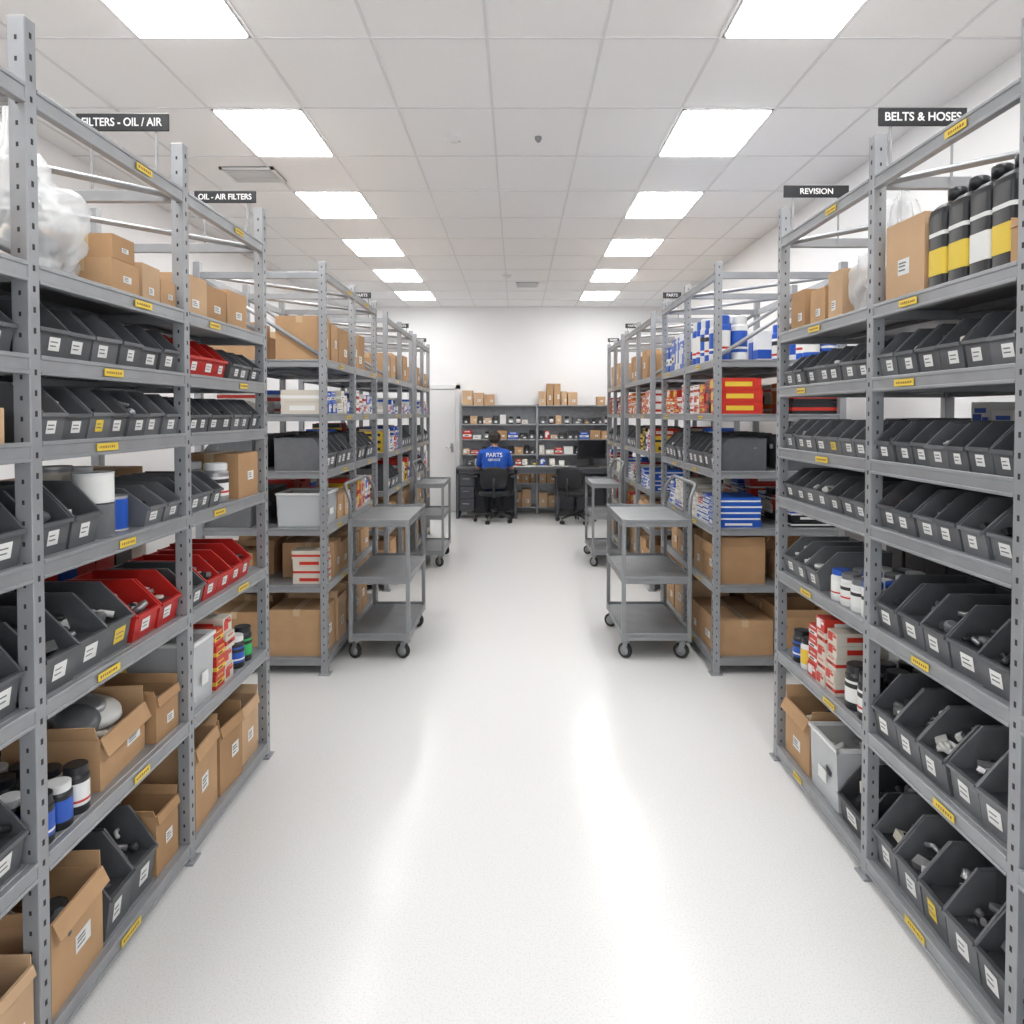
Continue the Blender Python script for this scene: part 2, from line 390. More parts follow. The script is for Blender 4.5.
def tub(b,w,d,h,M,m='clear_plastic'):
    t=.004
    b.prism([(.01,0),(0,h),(t,h),(.01+t,0)],-w/2,w/2,m,M); b.prism([(d-.01,0),(d,h),(d-t,h),(d-t-.01,0)],-w/2,w/2,m,M)
    for x in (-w/2,w/2-t): b.prism([(.01,0),(0,h),(d,h),(d-.01,0)],x,x+t,m,M)
    b.box(-w/2,w/2,.01,d-.01,0,t,m,M)
    for bx in ((-w/2-.006,w/2+.006,-.006,.006),(-w/2-.006,w/2+.006,d-.006,d+.006),(-w/2-.006,-w/2+.006,0,d),(w/2-.006,w/2+.006,0,d)): b.box(*bx,h-.004,h+.01,'white_plastic',M)
    b.box(-w*.15,w*.15,-.003,-.001,h*.3,h*.5,'label_white',M)
    b.box(-w*.42,w*.42,.02,d-.02,t,h*.4,'parts_light',M); junk(b,w,d,h*.55,None,M,n=14,sc=.9); junk(b,w,d,h*.8,None,M,n=9,sc=.9)
def bag(name,M,w,d,h,seed=0):
    b=MB(); n=72;k=44; vs=[];fs=[]
    for j in range(k+1):
        ph=math.pi*j/k
        for i in range(n):
            a=2*math.pi*i/n
            p=Vector((math.sin(ph)*math.cos(a),math.sin(ph)*math.sin(a),-math.cos(ph)))
            q=.9+.42*noise.noise(p*1.3+Vector((seed,0,0)))+.38*abs(noise.noise(p*3.0+Vector((seed,3,0))))+.16*abs(noise.noise(p*7+Vector((0,seed,0))))
            q*=1+.12*max(0,p.z)*math.sin(a*9+seed+3*p.z)
            pw=1-.80*max(0,p.z)**1.3
            zz=max(p.z*q,-.66)
            fx=math.copysign(abs(p.x)**.8,p.x); fy=math.copysign(abs(p.y)**.8,p.y)
            vs.append((fx*q*w/2*pw,d/2+fy*q*d/2*pw,(zz+.66)/1.75*h))
    for j in range(k): fs+=[(j*n+i,j*n+(i+1)%n,(j+1)*n+(i+1)%n,(j+1)*n+i) for i in range(n)]
    b.add(vs,fs,'bag_plastic',M,True)
    for zq,nn in ((.10,12),(.24,12),(.38,9),(.5,5)):
        junk(b,w*(1-zq*.6),d*(1-zq*.6),h*zq,None,M@T(0,d*zq*.3,0),n=nn,sc=1.1)
    b.done(name)
def rowb(s,u0,u1,z,n,h,d=.3,m='bin_grey',v=.012,name='parts_bins',fc=None,back=False,fine=True,gap=.05,fill=True):
    b=MB(); st=(u1-u0)/n
    for i in range(n):
        u=u0+st*(i+.5); f=PB if back else P
        mm=m if m!='mix' else random.choice(['bin_grey','bin_grey2','bin_grey'])
        binn(b,st*(1-gap),d,h*U(.97,1.03),mm,f(s,u,v+U(0,.012),z,U(-2.5,2.5)),fine=fine,fc=fc if R()<.35 else None,fill=fill)
    b.done(name)
def rowc(s,u0,u1,z,ws,hs,d=.3,name='cardboard_boxes',op=0,v=.02,back=False):
    b=MB(); u=u0; f=PB if back else P
    while True:
        w=U(*ws)
        if u+w>u1: break
        carton(b,w*.96,d*U(.85,1),U(*hs),f(s,u+w/2,v+U(0,.02),z,U(-2,2)),open_=R()<op); u+=w+.004
    b.done(name)
def rowp(s,u0,u1,z,ws,hs,d=.2,cols=(('blue_pack','label_white'),),name='retail_packs',v=.02,layers=1,back=False):
    b=MB(); u=u0; f=PB if back else P
    while True:
        w=U(*ws)
        if u+w>u1: break
        c=random.choice(cols); h=U(*hs)
        for l in range(max(1,layers-random.choice((0,0,1)))):
            if R()<.2: c=random.choice(cols)
            pack(b,w*.95,d,h*.98,f(s,u+w/2,v+U(0,.012),z+h*l,0),*c)
        u+=w+.002
    b.done(name)
def rowj(s,u0,u1,z,r,h,cols,rows=2,name='product_jars',v=.02,back=False):
    b=MB(); u=u0+r; f=PB if back else P
    while u+r<=u1:
        for k in range(rows):
            c=random.choice(cols); jar(b,r,h*U(.9,1.0),f(s,u,v+k*(2*r+.006),z,U(0,0)),*c)
        u+=2*r+.006
    b.done(name)
one=lambda name,fn: (lambda b:(fn(b),b.done(name)))(MB())
JC=[('black_pack','black_pack','label_white'),('blue_pack','white_plastic','label_white'),('black_pack','black_pack','green'),('white_plastic','black_pack','yellow_pack'),('black_pack','white_plastic','blue_pack'),('black_pack','black_pack','blue_pack')]
WJ=[('white_plastic','white_plastic','label_white'),('white_plastic','bin_grey2','label_white'),('white_plastic','blue_pack','label_white')]
RP=(('red_pack','label_white'),('red_pack','yellow_pack'),('cream_pack','red_pack'))
BP=(('blue_pack','label_white'),('label_white','blue_pack'),('blue_pack','cream_pack'))
AP=RP+BP+(('cream_pack','label_white'),('yellow_pack','ink'),('black_pack','yellow_pack'))

# ---- right rack, stub + near bay + far bay
for (a,c) in ((.97,1.64),):
    rowb(1,a,c,.07,4,.24); rowb(1,a,c,.51,5,.2); rowb(1,a,c,.88,5,.19); rowb(1,a,c,1.22,6,.14); rowb(1,a,c,1.443,7,.12); rowb(1,a,c,1.72,6,.15); rowc(1,a,c,1.965,(.2,.28),(.15,.24))
A0,A1=1.70,2.36; B0,B1=2.42,3.19
rowb(1,A0,A1,.07,5,.23,d=.34,m='mix'); rowb(1,A0,A1,.51,5,.20,d=.34,m='mix',fc='parts_light')
rowb(1,A0,A1,.88,5,.175,m='mix',fc='parts_light'); rowb(1,A0,A1,1.22,6,.145,m='mix',fc='red_pack'); rowb(1,A0,A1,1.443,7,.13,d=.25,m='mix'); rowb(1,A0,A1,1.72,6,.15,d=.27,m='mix')
one('cardboard_box',lambda b:carton(b,.20,.25,.25,P(1,2.235,.03,1.965,3),'card_c'))
def jugs(b):
    for i,u in enumerate((2.08,1.985,1.89,1.80)): jug(b,.088,.13,.30,P(1,u,.035,1.965,0),'label_yellow' if i!=2 else 'label_white')
    for i,u in enumerate((2.07,1.97,1.87,1.77)): jug(b,.092,.15,.35,P(1,u,.19,1.965,0),'label_white')
    for i,u in enumerate((1.97,1.86,1.76)): jug(b,.1,.14,.40,P(1,u,.355,1.965,0),'label_yellow')
one('oil_jugs',jugs)
one('cardboard_box',lambda b:carton(b,.075,.14,.11,P(1,1.715,.03,1.965,2),'card_a',open_=True))
bag('plastic_bag_of_parts',P(1,2.56,.06,1.965),.20,.26,.42,3)
one('cardboard_boxes',lambda b:(carton(b,.12,.2,.19,P(1,2.74,.04,1.965),'card_c'),carton(b,.14,.22,.15,P(1,2.9,.04,1.965),'card_a'),carton(b,.14,.2,.17,P(1,3.08,.03,1.965),'card_b')))
rowb(1,B0,B1,1.72,7,.14,d=.26,m='mix'); rowb(1,B0,B1,1.443,7,.13,d=.25,m='bin_grey2'); rowb(1,B0,B1,1.22,7,.13,m='mix',fc='orange')
rowj(1,2.42,2.80,.88,.037,.13,WJ,rows=4); rowb(1,2.82,B1,.88,3,.16,m='bin_grey2',fc='parts_light')
rowj(1,2.43,2.66,.51,.045,.18,[('black_pack','black_pack','label_white')],rows=3)
rowp(1,2.67,2.93,.51,(.07,.1),(.045,.055),cols=RP,layers=5); rowj(1,2.94,3.19,.51,.04,.14,WJ+JC)
rowb(1,2.42,2.62,.07,1,.2,m='bin_dark'); one('plastic_tub',lambda b:tub(b,.24,.3,.24,P(1,2.76,.02,.07)))
one('cardboard_box',lambda b:carton(b,.26,.3,.24,P(1,3.04,.03,.07),'card_a',open_=True))
for (a,c) in ((.97,1.64),(A0,A1),(B0,B1)):
    for z,h in zip(LR,(.28,.24,.22,.15,.17,.16,.2)):
        q=R()
        if z>1.9: rowc(1,a,c,z,(.16,.28),(.12,.2),d=.26,back=True)
        elif q<.35: rowb(1,a,c,z,5,h*.8,back=True,m='bin_dark',fine=False)
        elif q<.75: rowp(1,a,c,z,(.09,.14),(h*.6,h),d=.3,cols=AP,back=True)
        else: rowc(1,a,c,z,(.15,.25),(h*.6,h),d=.3,back=True)
rowp(1,A0,A1,1.443,(.09,.12),(.16,.2),d=.12,cols=(('cream_pack','label_white'),('black_pack','label_white'),('label_white','blue_pack')),v=.31)

# ---- left rack
N0,N1=1.72,2.44; F0,F1=2.50,3.205
a,c=.97,1.66
rowc(-1,a,1.52,.07,(.2,.3),(.16,.26),op=.5); one('cardboard_box',lambda b:carton(b,.13,.3,.2,P(-1,1.595,.01,.07),'card_c',open_=True))
rowb(-1,a,c,.51,5,.18); rowb(-1,a,c,.89,5,.19); rowb(-1,a,c,1.24,6,.17); rowc(-1,a,c,1.53,(.1,.16),(.08,.12)); rowb(-1,a,c,1.74,6,.14); rowc(-1,a,c,1.96,(.15,.22),(.15,.24))
bag('plastic_bag_of_parts',P(-1,1.94,.07,1.96),.22,.32,.46,1)
def tb(b):
    carton(b,.15,.2,.10,P(-1,2.14,.03,1.96),'card_a'); carton(b,.12,.18,.07,P(-1,2.13,.03,2.0613),'card_b'); carton(b,.12,.2,.12,P(-1,2.29,.03,1.96,3),'card_c'); carton(b,.1,.2,.09,P(-1,2.4,.03,1.96),'card_a')
    carton(b,.2,.2,.2,P(-1,2.2,.26,1.96),'card_c')
one('cardboard_boxes',tb)
rowb(-1,N0,N1,1.74,6,.145,d=.27,m='mix'); rowb(-1,N0,N1,1.53,7,.14,d=.27,m='mix',fc='orange')
rowb(-1,N0,1.98,1.24,2,.17,m='bin_grey',fc='green')
def pots(b):
    tin(b,.055,.10,P(-1,2.05,.03,1.24),'bin_grey2','bin_grey2'); tin(b,.054,.09,P(-1,2.05,.03,1.341),'white_plastic','label_white')
    tin(b,.05,.21,P(-1,2.06,.16,1.24),'parts_metal','cream_pack'); tin(b,.045,.11,P(-1,2.16,.05,1.24),'parts_metal','blue_pack'); tin(b,.042,.2,P(-1,2.165,.16,1.24),'white_plastic','label_white')
one('paint_tins',pots)
rowb(-1,2.22,N1,1.24,2,.12,m='bin_grey2',fc='blue_pack')
rowb(-1,N0,2.14,.89,3,.19,m='bin_grey',d=.36); rowb(-1,2.15,N1,.89,2,.16,m='bin_red',d=.3)
rowp(-1,1.74,2.4,.89,(.1,.14),(.18,.25),d=.08,cols=RP,v=.388)
def ringbox(b):
    M=P(-1,2.13,.05,.51,4); carton(b,.28,.27,.15,M,'card_a',open_=True)
    b.lathe([(.035,0),(.1,0),(.105,.015),(.1,.03),(.035,.03)],'parts_light',M@T(.02,.13,.155)@RX(14),n=32); b.lathe([(.035,.031),(.055,.031),(.055,.045),(.035,.045)],'parts_metal',M@T(.02,.13,.155)@RX(14),n=24)
    b.lathe([(.03,0),(.06,0),(.06,.035),(.03,.035)],'bin_grey',M@T(-.08,.10,.165)@RX(25)@RY(-12),n=24)
one('cardboard_box_of_discs',ringbox)
rowj(-1,1.72,1.97,.51,.034,.13,JC,rows=4)
one('cardboard_box',lambda b:carton(b,.15,.26,.15,P(-1,2.36,.03,.51),'card_b',open_=True))
one('cardboard_box',lambda b:carton(b,.24,.3,.24,P(-1,1.85,.02,.07,3),'card_a',open_=True,fc='parts_light'))
rowb(-1,1.99,2.26,.07,2,.24,m='bin_grey',d=.33)
one('cardboard_boxes',lambda b:(carton(b,.15,.2,.2,P(-1,2.35,.03,.07),'card_b',open_=True),carton(b,.15,.2,.25,P(-1,2.35,.26,.07),'card_a')))
rowc(-1,F0,F1,1.96,(.14,.24),(.12,.18))
rowb(-1,F0,2.86,1.74,3,.14,m='bin_red'); rowb(-1,2.88,F1,1.74,3,.13,m='mix')
rowb(-1,F0,F1,1.53,7,.13,d=.26,m='mix')
rowb(-1,F0,2.78,1.24,3,.13,m='mix',fc='blue_pack'); rowj(-1,2.8,2.93,1.24,.05,.17,[('parts_metal','white_plastic','label_white')]); one('cardboard_box',lambda b:carton(b,.22,.25,.19,P(-1,3.07,.02,1.24),'card_b'))
rowb(-1,F0,2.62,.89,1,.15,m='mix'); rowb(-1,2.63,3.1,.89,4,.15,m='bin_red',fc='cream_pack')
one('plastic_tub',lambda b:tub(b,.17,.25,.24,P(-1,2.62,.02,.51))); rowp(-1,2.73,2.95,.51,(.07,.1),(.05,.07),cols=RP,layers=4); rowj(-1,2.96,F1,.51,.04,.15,JC)
one('cardboard_boxes',lambda b:(carton(b,.22,.3,.30,P(-1,2.63,.02,.07,4),'card_a',open_=True),carton(b,.2,.3,.27,P(-1,2.86,.02,.07,-3),'card_b',open_=True),carton(b,.2,.28,.25,P(-1,3.08,.03,.07),'card_c',open_=True)))
for (a,c) in ((.97,1.66),(N0,N1),(F0,F1)):
    for z,h in zip(LL,(.3,.25,.22,.18,.14,.15,.2)):
        q=R()
        if z>1.9: rowc(-1,a,c,z,(.16,.28),(.12,.2),d=.26,back=True)
        elif q<.35: rowb(-1,a,c,z,5,h*.8,back=True,m='bin_dark',fine=False)
        elif q<.75: rowp(-1,a,c,z,(.09,.14),(h*.6,h),d=.29,cols=AP,back=True)
        else: rowc(-1,a,c,z,(.15,.25),(h*.6,h),d=.29,back=True)

# ---- far racks
for s in (-1,1):
    for ri,ys in enumerate(FAR):
        for i in range(2):
            a,c=ys[i]+.03,ys[i+1]-.03
            fine=ri==0
            for back in (False,True):
                kw=dict(back=back)
                if s==1 and ri==0:
                    if i==0: 
                        rowj(s,a,c,1.93,.05,.30,[('blue_pack','white_plastic','label_white'),('blue_pack','blue_pack','label_white'),('white_plastic','white_plastic','blue_pack')],rows=2,**kw)
                    else: rowp(s,a,c,1.93,(.07,.12),(.2,.32),d=.24,cols=BP+(('label_white','cream_pack'),),**kw)
                else: rowc(s,a,c,1.93,(.16,.3),(.16,.28),d=.34,**kw)
                if s==-1: rowp(s,a,c,1.6,(.08,.12),(.06,.09),d=.26,cols=BP+(('cream_pack','label_white'),('label_white','red_pack')),layers=2,**kw)
                else: rowp(s,a,c,1.6,(.1,.16),(.055,.075),d=.28,cols=RP+(('label_white','red_pack'),('black_pack','red_pack'),('orange','label_white')),layers=3,**kw)
                if ri==1 and i==0: rowp(s,a,c,1.25,(.08,.14),(.06,.09),d=.26,cols=AP,layers=3,**kw)
                else: rowb(s,a,c,1.25,5,.2,m='mix',fine=fine,d=.32,**kw)
                if s==1: rowp(s,a,c,.9,(.12,.2),(.03,.05),d=.28,cols=(('label_white','blue_pack'),('cream_pack','label_white'),('black_pack','label_white'),('red_pack','label_white'),('blue_pack','label_white')),layers=5,**kw)
                elif i==0:
                    if ri==0 and not back:
                        one('plastic_tub',lambda b:tub(b,.3,.3,.2,P(s,a+.17,.03,.9))); rowc(s,a+.35,c,.9,(.12,.2),(.14,.2))
                    else: rowb(s,a,c,.9,3,.2,m='mix',fine=fine,**kw)
                else: rowp(s,a,c,.9,(.1,.16),(.08,.12),cols=AP,layers=2,d=.28,**kw)
                if ri==0 and not back and i==0 and s==-1: rowp(s,a,a+.16,.55,(.13,.15),(.05,.06),d=.2,cols=RP,layers=4); rowc(s,a+.18,c,.55,(.2,.26),(.16,.24),d=.34)
                elif ri>0 and s==1 and i==1: rowp(s,a,c,.55,(.1,.16),(.08,.12),cols=RP+(('cream_pack','label_white'),),layers=2,d=.3,**kw)
                else: rowc(s,a,c,.55,(.2,.32),(.16,.24),d=.34,op=.3,**kw)
                rowc(s,a,c,.10,(.22,.36),(.2,.33),d=.36,op=.3,**kw)

# ------------------------------------------------------------ signs
def text_mesh(txt,size,ext=.0008):
    cu=bpy.data.curves.new('t','FONT'); cu.body=txt; cu.size=size; cu.extrude=ext; cu.align_x='CENTER'; cu.align_y='CENTER'; cu.offset=size*.012
    o=bpy.data.objects.new('t',cu); scene.collection.objects.link(o); bpy.context.view_layer.update()
    me=bpy.data.meshes.new_from_object(o.evaluated_get(bpy.context.evaluated_depsgraph_get())); bpy.data.objects.remove(o); return me
def sign(xa,xb,y,z,txt,h=.06):
    e=empty('aisle_sign'); b=MB(); b.box(xa,xb,y-.004,y+.004,z-h/2,z+h/2,'sign_black'); b.done('plate',e,.002)
    b=MB()
    for q in (.15,.85):
        x=xa+(xb-xa)*q; b.box(x-.004,x+.004,y+.004,y+.007,2.38,z+h*.3,'steel')
    b.done('bracket',e)
    me=text_mesh(txt,h*.66); me.materials.clear(); me.materials.append(MATS['sign_text'])
    o=bpy.data.objects.new('lettering',me); scene.collection.objects.link(o); o.parent=e
    x0=min(v.co.x for v in me.vertices); x1=max(v.co.x for v in me.vertices); k=min(1.0,(xb-xa)*.86/(x1-x0))
    z0=min(v.co.y for v in me.vertices); z1=max(v.co.y for v in me.vertices)
    for v in me.vertices: v.co.x=(v.co.x-(x0+x1)/2)*k; v.co.y-=(z0+z1)/2
    o.matrix_world=T((xa+xb)/2,y-.0052,z)@RX(90)
sign(-1.52,-1.20,2.44,2.605,'FILTERS - OIL / AIR'); sign(-1.465,-1.185,3.205,2.585,'OIL - AIR FILTERS',.054)
sign(1.205,1.50,2.36,2.59,'BELTS & HOSES'); sign(1.205,1.50,3.19,2.605,'REVISION',.054)
for s in (-1,1):
    for y,w in ((5.78,.15),(7.78,.15),(9.28,.15)):
        xa=s*1.2; sign(min(xa,xa+s*w),max(xa,xa+s*w),y,2.575,'PARTS',.05)

# ------------------------------------------------------------ trolleys
def trolley(x0,x1,y0,y1,hs,H=.9,top=1.13):
    e=empty('utility_trolley'); b=MB()
    for z in (.16,.53,H):
        b.box(x0,x1,y0,y1,z-.006,z,'cart_steel')
        t=.004
        for bx in ((x0,x1,y0,y0+t),(x0,x1,y1-t,y1),(x0,x0+t,y0,y1),(x1-t,x1,y0,y1)): b.box(*bx,z-.03,z+.018,'cart_steel')
    b.done('trays',e,.0015)
    b=MB()
    for x in (x0+.012,x1-.012):
        for y in (y0+.012,y1-.012):
            b.box(x-.013,x+.013,y-.013,y+.013,.12,(H+.02),'cart_steel')
    b.done('legs',e,.002)
    b=MB(); x=x0+.012 if hs<0 else x1-.012; o=hs*.05
    b.tube([(x,y0+.012,H),(x,y0+.012,top-.1),(x+o*.3,y0+.02,top-.05),(x+o*.9,y0+.05,top),(x+o,y0+.1,top+.01),(x+o,y1-.1,top+.01),(x+o*.9,y1-.05,top),(x+o*.3,y1-.02,top-.05),(x,y1-.012,top-.1),(x,y1-.012,H)],.012,'cart_steel',n=10)
    b.done('handle',e)
    b=MB()
    for x in (x0+.04,x1-.04):
        for y in (y0+.05,y1-.05):
            a=U(35,70); M=T(x,y,0)@RZ(a)
            b.lathe([(.026,.108),(.026,.125)],'cart_steel',M,n=14)
            for sx in (-.019,.015): b.prism([(-.02,.108),(.02,.108),(.015+.014,.05),(.002,.05)],sx,sx+.004,'cart_steel',M)
            W=M@T(.0,.015,.050)@RY(90)
            b.lathe([(.035,-.013),(.048,-.013),(.05,-.009),(.05,.009),(.048,.013),(.035,.013)],'rubber',W,n=22)
            b.lathe([(.006,-.017),(.033,-.014),(.033,.014),(.006,.017)],'cart_steel',W,n=16)
    b.done('casters',e)
trolley(-1.09,-.695,4.50,5.28,-1); trolley(.68,1.13,4.50,5.28,1)
trolley(-1.06,-.76,7.25,8.0,-1,.86,1.08); trolley(.78,1.08,7.25,8.0,1,.86,1.08)

# ------------------------------------------------------------ back wall shelving + desk
def backshelf():
    e=empty('metal_shelving_unit'); b=MB(); xs=(-.90,.32,1.5); y0,y1=11.12,11.42
    for x in xs:
        for y in (y0+.015,y1-.015): b.box(x-.015,x+.015,y-.015,y+.015,0,1.76,'steel')
    lv=(.12,.5,.96,1.2,1.44,1.74)
    for z in lv: b.box(xs[0],xs[-1],y0,y1,z-.02,z,'steel'); 
    b.box(xs[0],xs[-1],y1-.006,y1,.1,1.74,'steel_deck')
    b.done('frame',e,.002)
    def fill(b):
        for z in lv:
            x=xs[0]+.03
            while x<xs[-1]-.12:
                w=U(.07,.17); k=R()
                if abs(x+w/2-.32)<w/2+.03: x=.35; continue
                M=T(x+w/2,y0+U(.01,.04),z)
                if z>1.7:
                    if not(x<-.35 or .3<x<.85 or x>1.25): x+=.1; continue
                    carton(b,w*.95,.22,U(.12,.26) if not .35<x<.6 else .34,M)
                elif z<.6: carton(b,w*.97,.22,U(.15,.28),M,open_=R()<.3)
                elif k<.35: binn(b,w*.9,.2,U(.09,.14),random.choice(['bin_grey','bin_dark','bin_grey2']),M,fine=False)
                elif k<.75: pack(b,w*.9,.16,U(.06,.15),M,random.choice(['cream_pack','label_white','label_white','red_pack','blue_pack','card_c']),'label_white')
                elif k<.85: carton(b,w*.95,.2,U(.07,.14),M)
                else: jar(b,.035,.12,M)
                x+=w+.01
    one('stored_boxes',fill)
backshelf()
def desk():
    e=empty('workbench_desk'); b=MB(); x0,x1,y0,y1=-.93,1.42,10.62,11.06
    b.box(x0,x1,y0,y1,.75,.785,'desk_top'); b.done('top',e,.004)
    b=MB()
    for x in (x0+.02,-.02,.62,x1-.02): b.box(x-.02,x+.02,y0+.02,y1-.02,0,.75,'desk_panel')
    b.box(x0+.04,-.04,y1-.05,y1-.03,.1,.75,'desk_panel'); b.box(.64,x1-.04,y1-.05,y1-.03,.1,.75,'desk_panel'); b.box(x0,x1,y0+.02,y0+.04,.69,.75,'desk_panel')
    b.done('legs_and_panels',e,.002)
    b=MB()
    for i in range(3): b.box(x0+.045,x0+.27,y0+.05,y1-.08,.12+i*.19,.30+i*.19,'desk_panel'); b.box(x0+.1,x0+.2,y0+.035,y0+.05,.22+i*.19,.235+i*.19,'chrome')
    b.done('drawers',e)
    e=empty('computer_monitor'); b=MB(); cx=1.16; cy=10.9
    b.box(cx-.22,cx+.22,cy-.02,cy+.015,.90,1.2,'chair_plastic'); b.box(cx-.205,cx+.205,cy-.0225,cy-.02,.92,1.185,'screen'); b.done('display',e,.004)
    b=MB(); b.box(cx-.03,cx+.03,cy+.015,cy+.035,.79,1.0,'chair_plastic'); b.box(cx-.11,cx+.11,cy-.07,cy+.08,.785,.797,'chair_plastic'); b.done('stand',e,.003)
    b=MB(); b.box(cx-.25,cx+.1,10.66,10.78,.785,.80,'chair_plastic')
    for i in range(4):
        for j in range(13): b.box(cx-.24+j*.025,cx-.22+j*.025,10.67+i*.026,10.69+i*.026,.8,.805,'bin_dark')
    b.done('keyboard')
    def papers(b):
        for i in range(9):
            M=T(U(-.0,.75),10.8+U(-.06,.08),.785+.0015*i)@RZ(U(-30,30)); b.box(-.09,.09,-.06,.06,0,.0014,'label_white',M)
    one('papers',papers)
    def st(b):
        for x,c in ((.02,'red_pack'),(.12,'cream_pack'),(.28,'bin_grey'),(.4,'blue_pack'),(.55,'cream_pack'),(.7,'label_white'),(-.75,'bin_grey'),(-.62,'cream_pack')):
            if c=='bin_grey': binn(b,.12,.14,.09,c,T(x,10.9,.80),fine=False)
            else: pack(b,.08,.1,U(.05,.12),T(x,10.92,.80),c)
    one('desk_supplies',st)
desk()

# ------------------------------------------------------------ office chairs
def chair(cx,cy,rot,seat=.46):
    e=empty('office_chair'); M=T(cx,cy,0)@RZ(rot)
    b=MB()
    for i in range(5):
        a=90+72*i+18; Q=M@RZ(a)
        b.tube([(0.02,0,.13),(.15,0,.115),(.29,0,.085)],[.026,.02,.015],'chair_plastic',Q,n=8)
        b.tube([(.285,0,.09),(.285,0,.05)],.008,'chair_plastic',Q,n=8)
        for yy in (-.018,.018):
            b.lathe([(.01,-.01),(.026,-.01),(.028,0),(.026,.01),(.01,.01)],'rubber',Q@T(.285,yy,.028)@RX(90),n=14)
    b.lathe([(.035,.09),(.035,.2),(.025,.2),(.025,.3),(.018,.3),(.018,seat-.07)],'chair_plastic',M,n=16)
    b.box(-.1,.1,-.12,.12,seat-.08,seat-.055,'chair_plastic',M); b.done('base',e)
    b=MB()
    def pad(w,d,t,Q,m,curve=0):
        n=28; vs=[];fs=[]; lay=[(.9,0),(1,.25),(1,.7),(.92,.95),(.6,1.0)]
        for (k,zz) in lay:
            for i in range(n):
                a=2*math.pi*i/n; ca,sa=math.cos(a),math.sin(a)
                x=w/2*k*math.copysign(abs(ca)**.55,ca); y=d/2*k*math.copysign(abs(sa)**.55,sa)
                vs.append((x,y,zz*t+curve*x*x))
        for j in range(len(lay)-1): fs+=[(j*n+i,j*n+(i+1)%n,(j+1)*n+(i+1)%n,(j+1)*n+i) for i in range(n)]
        fs+=[tuple(range(n-1,-1,-1)),tuple(range(len(lay)*n-n,len(lay)*n))]
        b.add(vs,fs,m,Q,True)
    pad(.46,.46,.07,M@T(0,0,seat-.06),'chair_black'); b.done('seat',e)
    b=MB(); pad(.40,.33,.05,M@T(0,-.235,.66)@RX(-84),'chair_black',.5); b.done('backrest',e)
    b=MB(); b.tube([(0,-.1,seat-.07),(0,-.25,seat-.06),(0,-.30,.55),(0,-.285,.67)],.02,'chair_plastic',M,n=8)
    for s in (-1,1):
        b.tube([(s*.12,0,seat-.07),(s*.27,0,seat-.06),(s*.285,.0,seat+.05),(s*.285,.0,.655)],.014,'chair_plastic',M,n=8)
        b.box(s*.285-.035,s*.285+.035,-.13,.12,.655,.68,'chair_plastic',M)
    b.done('arms_and_spine',e,.003)
PX,PY=-.335,10.36
chair(PX,PY,0); chair(.86,10.30,-28)

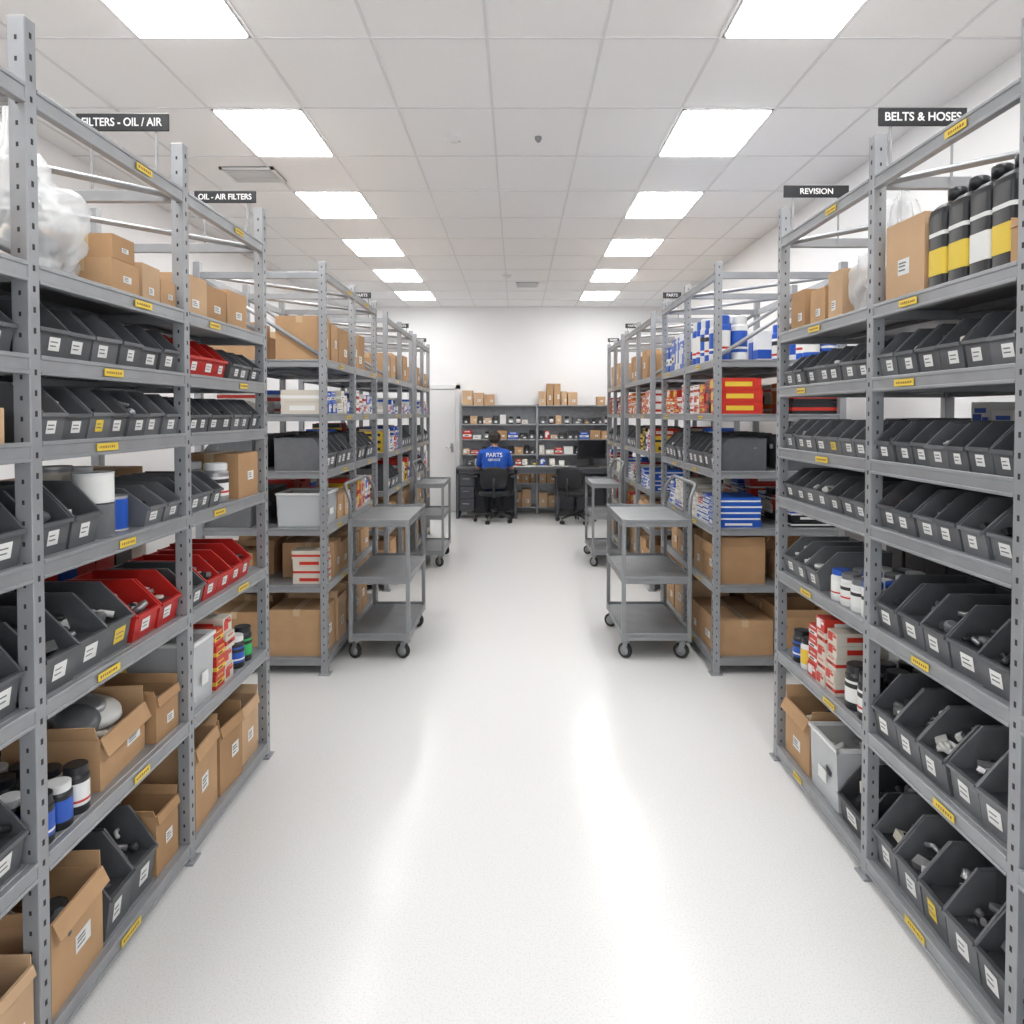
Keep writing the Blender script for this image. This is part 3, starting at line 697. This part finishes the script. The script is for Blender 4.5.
# ------------------------------------------------------------ seated person (faces +Y)
def person():
    e=empty('seated_worker'); prim=[]
    def cap(p0,r0,p1,r1,tag): prim.append((Vector(p0),r0,Vector(p1),r1,tag))
    S='shirt_blue';K='skin';Tm='trousers'
    def v(x,y,z): return (x,y,z)
    for x in (-.07,0,.07): cap(v(x,-.04,.56),.11,v(x*.9,-.04,.74),.10,S)
    for x in (-.095,0,.095): cap(v(x*.85,-.04,.74),.10,v(x,-.01,.98),.095,S)
    cap(v(-.13,-.01,1.02),.068,v(.13,-.01,1.02),.068,S)
    cap(v(-.06,0,1.055),.055,v(.06,0,1.055),.055,S)
    cap(v(0,.0,1.06),.05,v(0,.03,1.15),.046,K)
    cap(v(0,.035,1.235),.082,v(0,.055,1.25),.082,K); cap(v(0,.06,1.19),.06,v(0,.095,1.165),.042,K); cap(v(0,.05,1.225),.075,v(0,.075,1.215),.066,K)
    cap(v(0,.137,1.235),.010,v(0,.155,1.205),.014,K); cap(v(-.012,.142,1.2),.008,v(.012,.142,1.2),.008,K)
    for s in (-1,1):
        cap(v(s*.083,.045,1.235),.012,v(s*.088,.035,1.215),.010,K); cap(v(s*.086,.035,1.25),.010,v(s*.083,.045,1.235),.010,K)
        sh=v(s*.175,-.005,1.015); el=v(s*.245,.10,.80); wr=v(s*.17,.33,.815)
        mid=tuple(Vector(sh).lerp(Vector(el),.72))
        cap(sh,.064,mid,.056,S); cap(mid,.044,el,.040,K); cap(el,.040,wr,.026,K)
        pa=v(s*.155,.405,.812); cap(wr,.024,pa,.022,K); cap(v(s*.175,.36,.812),.018,v(s*.19,.40,.810),.017,K); cap(v(s*.15,.36,.812),.018,v(s*.125,.40,.812),.017,K)
        for j,(dx,L) in enumerate(((-.034,.060),(-.012,.072),(.011,.068),(.033,.052))):
            bx=s*.157+s*dx
            a0=v(bx,.41,.815); a1=v(bx+s*dx*.15,.41+L*.5,.822); a2=v(bx+s*dx*.2,.41+L*.85,.812); a3=v(bx+s*dx*.2,.41+L,.799)
            cap(a0,.0095,a1,.009,K); cap(a1,.009,a2,.0085,K); cap(a2,.0085,a3,.0075,K)
        cap(v(s*.135,.36,.81),.013,v(s*.098,.39,.806),.011,K); cap(v(s*.098,.39,.806),.011,v(s*.085,.425,.800),.009,K)
        hp=v(s*.09,.0,.545); kn=v(s*.12,.40,.535); an=v(s*.12,.36,.10)
        cap(hp,.095,kn,.064,Tm); cap(kn,.062,an,.045,Tm)
        cap(v(s*.12,.34,.045),.040,v(s*.13,.52,.033),.030,'shoe'); cap(v(s*.12,.36,.09),.04,v(s*.12,.35,.05),.04,'shoe')
    cap(v(-.09,-.03,.535),.095,v(.09,-.03,.535),.095,Tm)
    b=MB()
    for p0,r0,p1,r1,tag in prim:
        ax=(p1-p0); L=ax.length; q=ax.to_track_quat('Z','Y').to_matrix().to_4x4(); M=Matrix.Translation(p0)@q
        prof=[]
        for i in range(7): a=-math.pi/2+math.pi/2*i/6; prof.append((max(r0*math.cos(a),.0004),r0*math.sin(a)))
        for i in range(7): a=math.pi/2*i/6; prof.append((max(r1*math.cos(a),.0004),L+r1*math.sin(a)))
        b.lathe(prof,'skin',M,n=18)
    ob=b.done('tmp')
    rm=ob.modifiers.new('r','REMESH'); rm.mode='VOXEL'; rm.voxel_size=.007
    sm=ob.modifiers.new('s','SMOOTH'); sm.factor=.5; sm.iterations=4
    bpy.context.view_layer.update()
    me=bpy.data.meshes.new_from_object(ob.evaluated_get(bpy.context.evaluated_depsgraph_get())); bpy.data.objects.remove(ob)
    tags=['skin','shirt_blue','trousers','shoe']
    me.materials.clear()
    for t in tags: me.materials.append(MATS[t])
    def dist(c,p):
        p0,r0,p1,r1,tag=p; ax=p1-p0; t=max(0,min(1,(c-p0).dot(ax)/max(ax.length_squared,1e-9))); return (c-(p0+ax*t)).length-(r0+(r1-r0)*t)
    for p in me.polygons:
        c=p.center; best=min(prim,key=lambda q:dist(c,q)); p.material_index=tags.index(best[4]); p.use_smooth=True
    body=bpy.data.objects.new('body',me); scene.collection.objects.link(body); body.parent=e
    b=MB(); b.ell((0,.038,1.262),(.094,.100,.084),'hair',n=26,k=16); b.ell((0,.0,1.225),(.082,.062,.065),'hair',n=22,k=14)
    hair=b.done('hair',e)
    for vv in hair.data.vertices:
        n_=noise.noise(vv.co*45)*.004; vv.co+=Vector((n_,n_,n_))
        if vv.co.y>.10 and vv.co.z<1.285: vv.co.y=.10
    b=MB()
    for s in (-1,1):
        b.ell((s*.03,.128,1.238),(.013,.009,.008),'eye_white'); b.ell((s*.03,.1355,1.238),(.005,.003,.005),'ink'); b.tube([(s*.045,.124,1.252),(s*.03,.134,1.257),(s*.016,.134,1.254)],.0035,'hair',n=6)
    b.tube([(-.022,.128,1.178),(0,.138,1.176),(.022,.128,1.178)],[.003,.006,.003],'lip',n=8); b.done('face',e)
    b=MB(); b.tube([(.058*math.cos(a),.008+.058*math.sin(a),1.098+.01*-math.sin(a)) for a in [i*math.pi/10 for i in range(21)]],.010,'shirt_blue'); b.done('collar',e)
    bvh=BVHTree.FromPolygons([x.co for x in me.vertices],[list(p.vertices) for p in me.polygons])
    for txt,size,z in (('PARTS',.085,.995),('SERVICE',.05,.925)):
        t=text_mesh(txt,size,0); t.materials.clear(); t.materials.append(MATS['sign_text'])
        for vv in t.vertices:
            x,zz=vv.co.x,vv.co.y+z
            h=bvh.ray_cast(Vector((x,-1,zz)),Vector((0,1,0)))
            y=h[0].y if h[0] else -.1
            vv.co=(x,y-.004,zz)
        o2=bpy.data.objects.new('shirt_lettering',t); scene.collection.objects.link(o2); o2.parent=e
    e.location=(PX,PY,0)
person()

# ------------------------------------------------------------ camera
cam=bpy.data.cameras.new('camera'); co=bpy.data.objects.new('camera',cam); scene.collection.objects.link(co)
cam.sensor_width=36; cam.lens=700/1024*36; cam.shift_x=-5/1024; cam.shift_y=-81/1024
# positive image-down offset of the horizon is set by tilt + shift
co.location=(0,0,1.6); co.rotation_euler=(math.radians(90-1.4),0,0); cam.clip_start=.05
scene.camera=co
w=bpy.data.worlds.new('world'); w.use_nodes=True; w.node_tree.nodes['Background'].inputs[0].default_value=(.94,.97,1,1); w.node_tree.nodes['Background'].inputs[1].default_value=1.8; scene.world=w
